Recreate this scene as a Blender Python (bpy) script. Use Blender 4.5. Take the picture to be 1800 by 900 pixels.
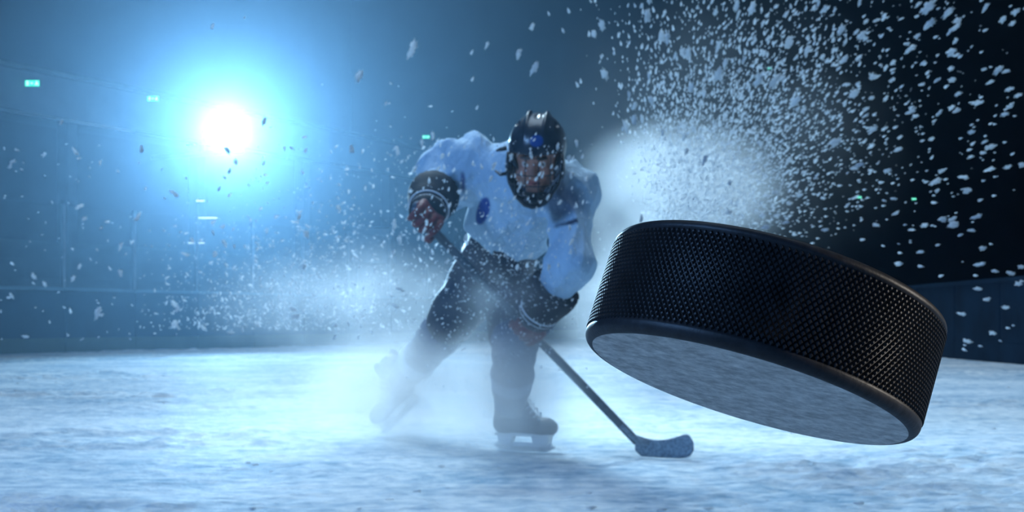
import bpy, bmesh, math, random
import numpy as np
from mathutils import Vector, Matrix

for o in list(bpy.data.objects):
    bpy.data.objects.remove(o)
sc = bpy.context.scene
col = sc.collection
random.seed(7)
rng = np.random.default_rng(11)

# ------------------------------------------------------------------ camera, world, lights, exposure
F, CAMH, HOR = 2400.0, 0.55, 561.0          # focal length in pixels, lens height, horizon row (1800x900 frame)
cd = bpy.data.cameras.new('camera')
cam = bpy.data.objects.new('camera', cd)
col.objects.link(cam)
cam.location = (0, 0, CAMH)
cam.rotation_euler = (math.pi / 2, 0, 0)
cd.sensor_width = 36.0
cd.lens = F / 1800 * 36
cd.shift_y = (HOR - 450) / 1800
cd.clip_start, cd.clip_end = 0.02, 200
cd.dof.use_dof = True
cd.dof.focus_distance = 0.31
cd.dof.aperture_fstop = 80
sc.camera = cam

sc.view_settings.view_transform = 'Standard'
sc.view_settings.look = 'None'
sc.view_settings.gamma = 1
sc.view_settings.use_curve_mapping = False
sc.view_settings.exposure = 0.0

w = bpy.data.worlds.new('world')
sc.world = w
w.use_nodes = True
w.node_tree.nodes['Background'].inputs[0].default_value = (0.010, 0.050, 0.13, 1)
w.node_tree.nodes['Background'].inputs[1].default_value = 0.25

sc.cycles.max_bounces = 4
sc.cycles.diffuse_bounces = 2
sc.cycles.glossy_bounces = 2
sc.cycles.transmission_bounces = 3
sc.cycles.transparent_max_bounces = 8
sc.cycles.volume_bounces = 2
sc.cycles.adaptive_threshold = 0.1
sc.cycles.adaptive_min_samples = 20
sc.cycles.time_limit = 1000
sc.cycles.volume_step_rate = 3.0
sc.cycles.volume_max_steps = 256


def at(px, py, Y):
    return np.array([(px - 900) * Y / F, Y, CAMH + (HOR - py) * Y / F])


def add_light(name, kind, loc, aim, energy, color, **kw):
    d = bpy.data.lights.new(name, kind)
    o = bpy.data.objects.new(name, d)
    col.objects.link(o)
    o.location = loc
    o.rotation_euler = (Vector(aim) - Vector(loc)).to_track_quat('-Z', 'Y').to_euler()
    d.energy = energy
    d.color = color
    for k, v in kw.items():
        setattr(d, k, v)
    return o


LAMP = at(393, 230, 31.6)
# the floodlight in view
add_light('floodlight_beam', 'SPOT', tuple(LAMP + np.array([0.12, -0.35, -0.05])), (0.6, 4.0, 1.6), 27000, (0.38, 0.70, 1.0),
          spot_size=math.radians(48), spot_blend=1.0, shadow_soft_size=0.22)
# lamps in the roof over the ice
add_light('roof_lamps', 'AREA', (1.2, 15.5, 10.5), (1.2, 15.5, 0), 800, (0.58, 0.79, 1.0),
          shape='RECTANGLE', size=11, size_y=24, spread=math.radians(75))
# added unseen spotlight beyond the player, brightening the mist and middle of the ice
add_light('added_mist_spot', 'SPOT', (-2.2, 13.0, 9.0), (0.2, 6.5, 0.0), 7800, (0.58, 0.83, 1.0),
          spot_size=math.radians(27), spot_blend=1.0, shadow_soft_size=1.3)
# bank of blue-white lamps high on the left, behind the camera
add_light('left_lamp_bank', 'AREA', (-8.0, -3.0, 5.0), (0, 3.0, 0.6), 230, (0.22, 0.48, 1.0),
          shape='RECTANGLE', size=4, size_y=1.5, spread=math.radians(100))
# second floodlight of the hall, out of frame behind the right-hand boards
add_light('side_floodlight', 'SPOT', (6.8, 0.0, 1.6), (0.10, 0.31, 0.55), 1400, (1.0, 0.92, 0.82),
          spot_size=math.radians(14), spot_blend=0.8, shadow_soft_size=0.25)


# ------------------------------------------------------------------ materials
def nt(name):
    m = bpy.data.materials.new(name)
    m.use_nodes = True
    return m, m.node_tree.nodes, m.node_tree.links


def pmat(name, color, rough=0.5, noise=0.12, scale=20.0, bump=0.0, metal=0.0, spec=0.5, attr=False, emit=None, estr=0.0,
         bscale=None, stretch=(1, 1, 1), bdist=0.01):
    m, n, l = nt(name)
    b = n['Principled BSDF']
    b.inputs['Roughness'].default_value = rough
    b.inputs['Metallic'].default_value = metal
    b.inputs['Specular IOR Level'].default_value = spec
    tc = n.new('ShaderNodeTexCoord')
    mp = n.new('ShaderNodeMapping')
    mp.inputs['Scale'].default_value = stretch
    l.new(tc.outputs['Object'], mp.inputs['Vector'])
    nz = n.new('ShaderNodeTexNoise')
    nz.inputs['Scale'].default_value = scale
    nz.inputs['Detail'].default_value = 3
    l.new(mp.outputs['Vector'], nz.inputs['Vector'])
    mr = n.new('ShaderNodeMapRange')
    mr.inputs['From Min'].default_value = 0.3
    mr.inputs['From Max'].default_value = 0.7
    mr.inputs['To Min'].default_value = 1 - noise
    mr.inputs['To Max'].default_value = 1 + noise
    l.new(nz.outputs['Fac'], mr.inputs['Value'])
    vm = n.new('ShaderNodeVectorMath')
    vm.operation = 'SCALE'
    l.new(mr.outputs['Result'], vm.inputs['Scale'])
    if attr:
        a = n.new('ShaderNodeAttribute')
        a.attribute_name = 'tint'
        l.new(a.outputs['Color'], vm.inputs[0])
    else:
        vm.inputs[0].default_value = color[:3]
    l.new(vm.outputs[0], b.inputs['Base Color'])
    if bump:
        bp = n.new('ShaderNodeBump')
        bp.inputs['Strength'].default_value = bump
        bp.inputs['Distance'].default_value = bdist
        nz2 = n.new('ShaderNodeTexNoise')
        nz2.inputs['Scale'].default_value = bscale or scale * 4
        nz2.inputs['Detail'].default_value = 4
        l.new(mp.outputs['Vector'], nz2.inputs['Vector'])
        l.new(nz2.outputs['Fac'], bp.inputs['Height'])
        l.new(bp.outputs['Normal'], b.inputs['Normal'])
    if emit:
        b.inputs['Emission Color'].default_value = (*emit, 1)
        b.inputs['Emission Strength'].default_value = estr
        m.cycles.emission_sampling = 'NONE'
    return m


M = {}
M['cloth'] = pmat('jersey_cloth', (1, 1, 1), 0.85, 0.06, 30, 1.0, attr=True, bscale=11, stretch=(1, 1, 0.5), bdist=0.05)
M['pants'] = pmat('pants_nylon', (0.012, 0.022, 0.045), 0.55, 0.2, 25, 0.3)
M['sock'] = pmat('sock_knit', (1, 1, 1), 0.9, 0.1, 60, 0.3, attr=True)
M['helmet'] = pmat('helmet_plastic', (1, 1, 1), 0.28, 0.1, 30, 0.05, attr=True)
M['blackplastic'] = pmat('black_plastic', (0.012, 0.014, 0.02), 0.35, 0.1, 40)
M['wire'] = pmat('cage_wire', (0.05, 0.055, 0.065), 0.3, 0.1, 60, metal=0.8)
M['skin'] = pmat('skin', (1, 1, 1), 0.5, 0.08, 60, 0.05, attr=True)
M['glove'] = pmat('glove_nylon', (0.007, 0.011, 0.020), 0.7, 0.2, 50, 0.3, spec=0.2)
M['gloveblue'] = pmat('glove_panel', (0.02, 0.05, 0.10), 0.55, 0.2, 50, 0.3)
M['red'] = pmat('glove_red', (0.13, 0.009, 0.014), 0.6, 0.2, 60, 0.3)
M['piping'] = pmat('white_piping', (0.7, 0.74, 0.8), 0.5, 0.05, 60)
M['boot'] = pmat('boot_leather', (0.02, 0.03, 0.045), 0.45, 0.2, 40, 0.1)
M['holder'] = pmat('holder_plastic', (0.75, 0.78, 0.8), 0.4, 0.05, 40)
M['steel'] = pmat('steel', (0.6, 0.63, 0.66), 0.2, 0.05, 60, metal=1.0)
M['shaft'] = pmat('stick_shaft', (0.05, 0.075, 0.10), 0.35, 0.3, 40)
M['tape'] = pmat('stick_tape', (0.20, 0.27, 0.34), 0.8, 0.35, 90, 0.4)
M['grip'] = pmat('grip_tape', (0.45, 0.48, 0.52), 0.8, 0.2, 90, 0.4)
M['board'] = pmat('board_plastic', (0.010, 0.032, 0.065), 0.7, 0.3, 1.5, spec=0.1)
M['cap'] = pmat('cap_rail', (0.16, 0.26, 0.33), 0.6, 0.1, 2, spec=0.2)
M['kick'] = pmat('kick_plate', (0.10, 0.13, 0.08), 0.5, 0.15, 2)
M['alu'] = pmat('aluminium', (0.3, 0.36, 0.4), 0.4, 0.1, 5, metal=0.6)
M['concrete'] = pmat('stand_concrete', (0.07, 0.085, 0.11), 0.8, 0.3, 1.2)
M['darkwall'] = pmat('hall_wall', (0.010, 0.018, 0.030), 0.9, 0.3, 0.5, spec=0.05)
M['parapet'] = pmat('parapet_panel', (0.16, 0.20, 0.26), 0.6, 0.2, 0.8)
M['ceil'] = pmat('hall_ceiling', (0.03, 0.04, 0.055), 0.85, 0.3, 0.4)
M['signframe'] = pmat('sign_housing', (0.04, 0.05, 0.06), 0.5, 0.1, 20)
M['signgreen'] = pmat('exit_green', (0.02, 0.4, 0.25), 0.4, 0.05, 20, emit=(0.03, 0.8, 0.5), estr=1.3)
M['signwhite'] = pmat('exit_white', (0.8, 0.9, 0.85), 0.4, 0.05, 20, emit=(0.6, 1.0, 0.9), estr=1.1)
M['strip'] = pmat('strip_diffuser', (0.9, 0.95, 1), 0.4, 0.02, 20, emit=(0.8, 0.95, 1.0), estr=1.0)
M['whiteboard'] = pmat('white_board', (0.6, 0.66, 0.72), 0.5, 0.08, 3)
M['lens'] = pmat('lamp_lens', (1, 1, 1), 0.3, 0.01, 20, emit=(0.80, 0.93, 1.0), estr=14)
M['lamphouse'] = pmat('lamp_housing', (0.08, 0.09, 0.1), 0.4, 0.1, 20, metal=0.7)


def glass_mat():
    m, n, l = nt('rink_glass')
    out = n['Material Output']
    n.remove(n['Principled BSDF'])
    t = n.new('ShaderNodeBsdfTransparent')
    t.inputs[0].default_value = (0.90, 0.95, 0.96, 1)
    g = n.new('ShaderNodeBsdfGlossy')
    g.inputs['Roughness'].default_value = 0.08
    nz = n.new('ShaderNodeTexNoise')
    nz.inputs['Scale'].default_value = 3
    mr = n.new('ShaderNodeMapRange')
    mr.inputs['To Min'].default_value = 0.03
    mr.inputs['To Max'].default_value = 0.10
    l.new(nz.outputs['Fac'], mr.inputs['Value'])
    mx = n.new('ShaderNodeMixShader')
    l.new(mr.outputs['Result'], mx.inputs[0])
    l.new(t.outputs[0], mx.inputs[1])
    l.new(g.outputs[0], mx.inputs[2])
    l.new(mx.outputs[0], out.inputs['Surface'])
    return m


def snow_mat(name, veil):
    m, n, l = nt(name)
    out = n['Material Output']
    n.remove(n['Principled BSDF'])
    nz = n.new('ShaderNodeTexNoise')
    nz.inputs['Scale'].default_value = 40
    cr = n.new('ShaderNodeMapRange')
    cr.inputs['To Min'].default_value = 0.75
    cr.inputs['To Max'].default_value = 0.98
    l.new(nz.outputs['Fac'], cr.inputs['Value'])
    vm = n.new('ShaderNodeVectorMath')
    vm.operation = 'SCALE'
    vm.inputs[0].default_value = (0.93, 0.97, 1.0)
    l.new(cr.outputs['Result'], vm.inputs['Scale'])
    d = n.new('ShaderNodeBsdfDiffuse')
    t = n.new('ShaderNodeBsdfTranslucent')
    l.new(vm.outputs[0], d.inputs[0])
    l.new(vm.outputs[0], t.inputs[0])
    mx = n.new('ShaderNodeMixShader')
    mx.inputs[0].default_value = 0.75
    l.new(d.outputs[0], mx.inputs[1])
    l.new(t.outputs[0], mx.inputs[2])
    tr = n.new('ShaderNodeBsdfTransparent')
    m2 = n.new('ShaderNodeMixShader')
    m2.inputs[0].default_value = veil
    l.new(mx.outputs[0], m2.inputs[1])
    l.new(tr.outputs[0], m2.inputs[2])
    l.new((m2 if veil else mx).outputs[0], out.inputs['Surface'])
    return m


def ice_mat():
    m, n, l = nt('ice')
    b = n['Principled BSDF']
    tc = n.new('ShaderNodeTexCoord')

    def noise(scale, stretch, rot=0.0, detail=6, rough=0.6):
        mp = n.new('ShaderNodeMapping')
        mp.inputs['Scale'].default_value = stretch
        mp.inputs['Rotation'].default_value = (0, 0, rot)
        l.new(tc.outputs['Object'], mp.inputs['Vector'])
        z = n.new('ShaderNodeTexNoise')
        z.inputs['Scale'].default_value = scale
        z.inputs['Detail'].default_value = detail
        z.inputs['Roughness'].default_value = rough
        l.new(mp.outputs['Vector'], z.inputs['Vector'])
        return z.outputs['Fac']

    def rng_(v, a, b_, c, d_):
        r = n.new('ShaderNodeMapRange')
        for k, x in zip(('From Min', 'From Max', 'To Min', 'To Max'), (a, b_, c, d_)):
            r.inputs[k].default_value = x
        l.new(v, r.inputs['Value'])
        return r.outputs['Result']

    def mth(op, a, b_):
        r = n.new('ShaderNodeMath')
        r.operation = op
        for i, x in enumerate((a, b_)):
            if isinstance(x, (int, float)):
                r.inputs[i].default_value = x
            else:
                l.new(x, r.inputs[i])
        return r.outputs[0]
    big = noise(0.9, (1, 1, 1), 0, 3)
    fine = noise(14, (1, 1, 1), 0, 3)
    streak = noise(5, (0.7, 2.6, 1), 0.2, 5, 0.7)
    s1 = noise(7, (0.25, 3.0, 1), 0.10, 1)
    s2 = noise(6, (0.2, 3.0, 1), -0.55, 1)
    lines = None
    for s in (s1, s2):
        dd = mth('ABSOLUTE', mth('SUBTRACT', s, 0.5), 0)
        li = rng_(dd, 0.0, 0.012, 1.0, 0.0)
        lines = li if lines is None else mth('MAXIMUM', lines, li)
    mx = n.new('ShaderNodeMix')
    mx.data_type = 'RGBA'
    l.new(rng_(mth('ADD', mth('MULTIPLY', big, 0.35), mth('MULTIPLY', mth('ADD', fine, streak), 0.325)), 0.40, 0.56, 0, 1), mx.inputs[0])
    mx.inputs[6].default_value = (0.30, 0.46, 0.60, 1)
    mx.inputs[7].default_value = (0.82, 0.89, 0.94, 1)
    mx2 = n.new('ShaderNodeMix')
    mx2.data_type = 'RGBA'
    l.new(mth('MULTIPLY', lines, 0.35), mx2.inputs[0])
    l.new(mx.outputs[2], mx2.inputs[6])
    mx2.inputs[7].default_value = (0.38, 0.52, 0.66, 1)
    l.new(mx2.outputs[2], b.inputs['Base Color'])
    l.new(rng_(fine, 0.3, 0.7, 0.40, 0.85), b.inputs['Roughness'])
    b.inputs['Specular IOR Level'].default_value = 0.0
    h = noise(24, (0.6, 1.4, 1), 0, 5, 0.65)
    bp = n.new('ShaderNodeBump')
    bp.inputs['Strength'].default_value = 1.0
    bp.inputs['Distance'].default_value = 0.035
    l.new(h, bp.inputs['Height'])
    l.new(bp.outputs['Normal'], b.inputs['Normal'])
    gl = n.new('ShaderNodeBsdfGlossy')            # thin wet sheen
    gl.inputs['Roughness'].default_value = 0.42
    l.new(bp.outputs['Normal'], gl.inputs['Normal'])
    ms = n.new('ShaderNodeMixShader')
    ms.inputs[0].default_value = 0.02
    l.new(b.outputs[0], ms.inputs[1])
    l.new(gl.outputs[0], ms.inputs[2])
    l.new(ms.outputs[0], n['Material Output'].inputs['Surface'])
    return m


def rubber_mat(name, base, scuff, amount, rough):
    m, n, l = nt(name)
    b = n['Principled BSDF']
    tc = n.new('ShaderNodeTexCoord')

    def noise(scale, stretch, rot=0.0, detail=6):
        mp = n.new('ShaderNodeMapping')
        mp.inputs['Scale'].default_value = stretch
        mp.inputs['Rotation'].default_value = (0, 0, rot)
        l.new(tc.outputs['Object'], mp.inputs['Vector'])
        z = n.new('ShaderNodeTexNoise')
        z.inputs['Scale'].default_value = scale
        z.inputs['Detail'].default_value = detail
        z.inputs['Roughness'].default_value = 0.65
        l.new(mp.outputs['Vector'], z.inputs['Vector'])
        return z.outputs['Fac']
    f = n.new('ShaderNodeMath')
    f.operation = 'ADD'
    l.new(noise(230, (1, 1.7, 1), 0.5), f.inputs[0])
    l.new(noise(420, (1, 1, 1)), f.inputs[1])
    f2 = n.new('ShaderNodeMath')
    f2.operation = 'ADD'
    l.new(f.outputs[0], f2.inputs[0])
    l.new(noise(120, (1, 2.4, 1), -0.7), f2.inputs[1])
    r = n.new('ShaderNodeMapRange')
    r.inputs['From Min'].default_value = 1.25
    r.inputs['From Max'].default_value = 1.85
    r.inputs['To Max'].default_value = amount
    l.new(f2.outputs[0], r.inputs['Value'])
    mx = n.new('ShaderNodeMix')
    mx.data_type = 'RGBA'
    l.new(r.outputs['Result'], mx.inputs[0])
    mx.inputs[6].default_value = (*base, 1)
    mx.inputs[7].default_value = (*scuff, 1)
    l.new(mx.outputs[2], b.inputs['Base Color'])
    b.inputs['Roughness'].default_value = rough
    b.inputs['Specular IOR Level'].default_value = 0.35
    bp = n.new('ShaderNodeBump')
    bp.inputs['Strength'].default_value = 0.25
    bp.inputs['Distance'].default_value = 0.0004
    l.new(f2.outputs[0], bp.inputs['Height'])
    l.new(bp.outputs['Normal'], b.inputs['Normal'])
    return m


M['glass'] = glass_mat()
M['snow'] = snow_mat('loose_snow', 0.0)
M['crumb'] = snow_mat('ice_crumbs', 0.0)
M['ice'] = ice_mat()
M['rubber'] = rubber_mat('puck_rubber', (0.009, 0.010, 0.013), (0.028, 0.030, 0.036), 0.8, 0.48)
M['rubberface'] = rubber_mat('puck_scuffed_face', (0.38, 0.36, 0.33), (0.88, 0.84, 0.78), 1.0, 0.45)


# ------------------------------------------------------------------ mesh helpers
def wloc(o):
    v = np.zeros(3)
    while o is not None:
        v = v + np.array(o.location)
        o = o.parent
    return v


def mk(name, verts, faces, mat, parent=None, smooth=False, tint=None, loc=None):
    """one mesh object from world-space vertices"""
    verts = np.asarray(verts, float)
    base = wloc(parent) if parent is not None else np.zeros(3)
    if loc is not None:
        base = np.asarray(loc, float)
    me = bpy.data.meshes.new(name)
    me.from_pydata((verts - base).tolist(), [], faces.tolist() if hasattr(faces, 'tolist') else faces)
    me.materials.append(M[mat] if isinstance(mat, str) else mat)
    if smooth:
        me.polygons.foreach_set('use_smooth', [True] * len(me.polygons))
    if tint is not None:
        a = me.color_attributes.new('tint', 'FLOAT_COLOR', 'POINT')
        a.data.foreach_set('color', np.concatenate([tint, np.ones((len(tint), 1))], 1).astype(np.float32).ravel())
    me.update()
    o = bpy.data.objects.new(name, me)
    col.objects.link(o)
    if parent is not None:
        o.parent = parent
    elif loc is not None:
        o.location = loc
    return o


def tag(o, label=None, cat=None, group=None, kind=None):
    for k, v in (('label', label), ('category', cat), ('group', group), ('kind', kind)):
        if v:
            o[k] = v
    return o


def empty(name, loc):
    o = bpy.data.objects.new(name, None)
    o.location = tuple(loc)
    o.empty_display_size = 0.1
    col.objects.link(o)
    return o


class MB:
    def __init__(s):
        s.v, s.f = [], []

    def add(s, v, f):
        k = sum(len(x) for x in s.v)
        s.v.append(np.asarray(v, float))
        s.f += [[i + k for i in q] for q in f]
        return s

    def box(s, c, size, R=None, taper=1.0):
        h = np.array(size) / 2
        v = np.array([[x, y, z] for z in (-1, 1) for y in (-1, 1) for x in (-1, 1)], float)
        v[4:, :2] *= taper
        v = v * h
        if R is not None:
            v = v @ np.asarray(R).T
        return s.add(v + np.array(c), [[0, 2, 3, 1], [4, 5, 7, 6], [0, 1, 5, 4], [2, 6, 7, 3], [0, 4, 6, 2], [1, 3, 7, 5]])

    def tube(s, pts, rad, n=8, caps=True, flat=None):
        pts = np.asarray(pts, float)
        k = len(pts)
        rad = np.broadcast_to(rad, (k,))
        t = np.gradient(pts, axis=0)
        t /= np.linalg.norm(t, axis=1)[:, None] + 1e-9
        ref = np.array([0, 0, 1.0]) if abs(t[0][2]) < 0.9 else np.array([1.0, 0, 0])
        u = np.cross(t[0], ref)
        u /= np.linalg.norm(u)
        V = []
        for i in range(k):
            u = u - t[i] * (u @ t[i])
            u /= np.linalg.norm(u)
            b = np.cross(t[i], u)
            for j in range(n):
                a = 2 * math.pi * j / n
                V.append(pts[i] + rad[i] * (math.cos(a) * u + math.sin(a) * b * (flat or 1)))
        f = [[i * n + j, i * n + (j + 1) % n, (i + 1) * n + (j + 1) % n, (i + 1) * n + j] for i in range(k - 1) for j in range(n)]
        if caps:
            f += [list(range(n))[::-1], [(k - 1) * n + j for j in range(n)]]
        return s.add(V, f)

    def build(s, name, mat, parent=None, smooth=False, **kw):
        return mk(name, np.concatenate(s.v), s.f, mat, parent, smooth, **kw)


def nrm(v):
    v = np.asarray(v, float)
    return v / np.linalg.norm(v)


def bevel(o, width, seg=2):
    m = o.modifiers.new('bevel', 'BEVEL')
    m.width = width
    m.segments = seg
    m.limit_method = 'ANGLE'
    return o


# signed distance functions on (n,3) points, meshed with surface nets
def cap(p, a, b, ra, rb, axis=None, flat=1.0):
    a, b = np.asarray(a, float), np.asarray(b, float)
    ab = b - a
    t = np.clip(((p - a) @ ab) / max(ab @ ab, 1e-9), 0, 1)
    d = p - (a + t[:, None] * ab)
    if axis is not None:
        c = d @ axis
        d = d + (c * (1 / flat - 1))[:, None] * axis
    return np.linalg.norm(d, axis=1) - (ra + (rb - ra) * t)


def ell(p, c, r, R=None):
    q = p - np.asarray(c, float)
    if R is not None:
        q = q @ np.asarray(R)
    r = np.asarray(r, float)
    k0 = np.linalg.norm(q / r, axis=1)
    k1 = np.linalg.norm(q / (r * r), axis=1) + 1e-9
    return k0 * (k0 - 1) / k1


def su(a, b, k):
    h = np.clip(0.5 + 0.5 * (b - a) / k, 0, 1)
    return b + (a - b) * h - k * h * (1 - h)


def ss(a, b, k):            # a minus b, smooth
    return -su(-a, b, k)


def nets(f, lo, hi, h):
    lo, hi = np.asarray(lo, float), np.asarray(hi, float)
    n = np.ceil((hi - lo) / h).astype(int) + 1
    ax = [lo[i] + h * np.arange(n[i]) for i in range(3)]
    G = np.stack(np.meshgrid(*ax, indexing='ij'), -1).reshape(-1, 3)
    blk = 6                                     # evaluate finely only in blocks near the surface
    nb = -(-n // blk)
    bc = np.stack(np.meshgrid(*[lo[i] + h * (blk * np.arange(nb[i]) + (blk - 1) / 2) for i in range(3)], indexing='ij'), -1).reshape(-1, 3)
    bv = np.concatenate([f(bc[i:i + 100000]) for i in range(0, len(bc), 100000)]).reshape(nb)
    V = np.repeat(np.repeat(np.repeat(bv, blk, 0), blk, 1), blk, 2)[:n[0], :n[1], :n[2]].copy()
    near = np.abs(V).ravel() < h * blk * 1.9 + 0.012
    ii = np.flatnonzero(near)
    vr = V.ravel()
    for i in range(0, len(ii), 200000):
        k = ii[i:i + 200000]
        vr[k] = f(G[k])
    V = vr.reshape(n)
    ins = V < 0
    c = np.zeros(n - 1, int)
    for dx in (0, 1):
        for dy in (0, 1):
            for dz in (0, 1):
                c += ins[dx:n[0] - 1 + dx, dy:n[1] - 1 + dy, dz:n[2] - 1 + dz]
    act = np.argwhere((c > 0) & (c < 8))
    idx = -np.ones(n - 1, int)
    idx[tuple(act.T)] = np.arange(len(act))
    acc = np.zeros((len(act), 3))
    cnt = np.zeros(len(act))
    cr = [np.array(q) for q in ((0, 0, 0), (1, 0, 0), (0, 1, 0), (1, 1, 0), (0, 0, 1), (1, 0, 1), (0, 1, 1), (1, 1, 1))]
    for i in range(8):
        for j in range(i + 1, 8):
            if np.abs(cr[i] - cr[j]).sum() != 1:
                continue
            va = V[tuple((act + cr[i]).T)]
            vb = V[tuple((act + cr[j]).T)]
            s = (va < 0) != (vb < 0)
            t = np.where(s, va / np.where(va == vb, 1, va - vb), 0)
            acc += np.where(s[:, None], cr[i] + t[:, None] * (cr[j] - cr[i]), 0)
            cnt += s
    P = lo + h * (act + acc / cnt[:, None])
    faces = []
    for a in range(3):
        b, d = (a + 1) % 3, (a + 2) % 3
        s0 = [slice(None)] * 3
        s1 = [slice(None)] * 3
        s0[a] = slice(0, -1)
        s1[a] = slice(1, None)
        A, B = ins[tuple(s0)], ins[tuple(s1)]
        e = np.argwhere(A != B)
        ok = (e[:, b] > 0) & (e[:, d] > 0) & (e[:, b] < n[b] - 1) & (e[:, d] < n[d] - 1)
        e = e[ok]
        fl = A[tuple(e.T)]
        eb = np.zeros(3, int)
        eb[b] = 1
        ed = np.zeros(3, int)
        ed[d] = 1
        q = np.stack([idx[tuple((e - eb - ed).T)], idx[tuple((e - ed).T)], idx[tuple(e.T)], idx[tuple((e - eb).T)]], 1)
        q[~fl] = q[~fl][:, ::-1]
        faces.append(q)
    return P, np.concatenate(faces)


def sdf(name, f, lo, hi, h, mat, parent, tintf=None):
    P, Q = nets(f, lo, hi, h)
    return mk(name, P, Q, mat, parent, True, tint=None if tintf is None else tintf(P))


def lattice(x, y, seed):
    """smooth 2-D value noise in 0..1"""
    r = np.random.default_rng(seed).random((256, 256))
    xi, yi = np.floor(x).astype(int), np.floor(y).astype(int)
    fx, fy = x - xi, y - yi
    fx, fy = fx * fx * (3 - 2 * fx), fy * fy * (3 - 2 * fy)
    g = lambda a, b: r[a % 256, b % 256]
    return (g(xi, yi) * (1 - fx) + g(xi + 1, yi) * fx) * (1 - fy) + (g(xi, yi + 1) * (1 - fx) + g(xi + 1, yi + 1) * fx) * fy


# ------------------------------------------------------------------ setting: ice, boards, hall
def build_ice():
    ys = [-8, -5, -2, 0, 1.2, 2.2, 2.8, 3.3]
    while ys[-1] < 52:
        ys.append(ys[-1] * 1.0058)
    xs = [0.0]
    while xs[-1] < 24:
        xs.append(xs[-1] + max(0.016, (xs[-1] - 2.2) * 0.03))
    xs = np.array(sorted(set([-a for a in xs] + xs)))
    ys = np.array(ys)
    X, Y = np.meshgrid(xs, ys, indexing='ij')
    z = np.zeros_like(X)
    ca, sa = math.cos(0.25), math.sin(0.25)
    U, W = X * ca + Y * sa, -X * sa + Y * ca
    n1 = lattice(U * 2.1 + 40, W * 5.0 + 40, 1)
    n2 = lattice(U * 7 + 90, W * 15 + 9, 2)
    n3 = lattice(X * 24 + 400, Y * 40 + 300, 3)
    patch = np.clip((lattice(X * 0.55 + 60, Y * 0.8 + 70, 5) - 0.42) * 3.2, 0, 1)
    z += 0.034 * patch * np.clip(n1 * 0.55 + n2 * 0.45 - 0.52, 0, 1) * 2.2
    z += 0.0110 * (n2 - 0.5) + 0.0080 * (n3 - 0.5) * (0.5 + patch)
    z = np.where((Y < 3) | (Y > 32), 0, z)
    nx, ny = X.shape
    V = np.stack([X, Y, z], -1).reshape(-1, 3)
    i = np.arange(nx - 1)[:, None] * ny + np.arange(ny - 1)[None, :]
    i = i.ravel()
    Q = np.stack([i, i + ny, i + ny + 1, i + 1], 1)
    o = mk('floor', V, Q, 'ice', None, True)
    tag(o, 'scratched pale blue ice of the hockey rink', kind='structure')


build_ice()

LD = nrm([0.48, 0.877, 0])                  # direction of the long boards on the left
L0 = np.array([-8.0, 21.3, 0.0])


def rot_to(d):
    """rotation with local x along d (horizontal), z up"""
    d = nrm([d[0], d[1], 0])
    return np.stack([d, np.array([-d[1], d[0], 0]), np.array([0, 0, 1.0])], 1)


def boards(name, label, path, capmat='cap', top=2.42):
    """a run of rink boards: panels, kick plate, cap rail, glass panes and posts, each a piece of its own"""
    root = empty(name, (path[0][0], path[0][1], 0))
    tag(root, label, kind='structure')
    for a, b in zip(path[:-1], path[1:]):
        a, b = np.array([*a, 0.0]), np.array([*b, 0.0])
        L = np.linalg.norm(b - a)
        R = rot_to(b - a)
        c = (a + b) / 2
        up = np.array([0, 0, 1.0])
        MB().box(c + up * 0.63, (L - 0.025, 0.08, 0.78), R).build('panel', 'board', root)
        MB().box(c + up * 0.12, (L - 0.01, 0.10, 0.24), R).build('kick_plate', 'kick' if capmat == 'cap' else 'board', root)
        MB().box(c + up * 1.045, (L, 0.14, 0.05), R).build('cap_rail', capmat, root)
        if top is None:
            continue
        MB().box(c + up * (1.07 + (top - 1.07) / 2), (L - 0.05, 0.012, top - 1.07), R).build('pane', 'glass', root)
        p = MB().box(a + up * (1.07 + (top - 1.05) / 2), (0.05, 0.06, top - 1.05), R)
        p.build('post', 'alu', root)
    return root


pl = []
s = -9.9
while s < 22:
    q = L0 + LD * s
    pl.append((q[0], q[1]))
    s += 1.6
boards('wall_left', 'dark blue rink boards with glass, running along the ice behind the player', pl)
pc = [pl[-1], (3.3, 42.2), (4.7, 42.5), (5.8, 41.6), (6.2, 40.0)]
boards('wall_back', 'rounded end of the rink boards far behind the puck', pc, 'board', top=None)
pr = [(6.2, 40.0)] + [(6.2, 40.0 - 1.75 * k) for k in range(1, 17)]
boards('wall_right', 'dark rink boards beyond the puck, running away on the other side', pr, 'board', top=None)

LN = np.array([-LD[1], LD[0], 0])           # away from the ice, behind the left boards


def along(sv, off, z):
    return L0 + LD * sv + LN * off + np.array([0, 0, z])


def depth_on(px, off):
    """distance at which the sight line through column px meets the plane `off` metres behind the left boards"""
    k = (px - 900) / F
    b = L0 + LN * off
    sv = (k * b[1] - b[0]) / (LD[0] - k * LD[1])
    return b[1] + LD[1] * sv


def stand():
    r = empty('trim_1', tuple(along(4, 3, 0)))
    tag(r, 'stepped concrete stand behind the left boards', kind='structure')
    R = rot_to(LD)
    for k in range(4):
        MB().box(along(8, 1.8 + 0.85 * k, 0.45 + 0.2 * k), (42, 0.85, 0.9 + 0.4 * k), R).build('step', 'concrete', r)
    MB().box(along(8, 5.4, 5.3), (46, 0.25, 0.85), R).build('parapet', 'parapet', r)
    MB().box(along(8, 5.25, 5.78), (46, 0.10, 0.07), R).build('rail', 'alu', r)
    MB().box(along(8, 5.25, 4.82), (46, 0.08, 0.06), R).build('rail', 'alu', r)
    MB().box(along(8, 6.4, 2.4), (46, 0.2, 4.8), R).build('back_panel', 'darkwall', r)
    for k in range(10):
        MB().box(along(-10 + 4.2 * k, 5.75, 2.5), (0.3, 0.3, 5), R).build('column', 'concrete', r)
    return r


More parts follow.
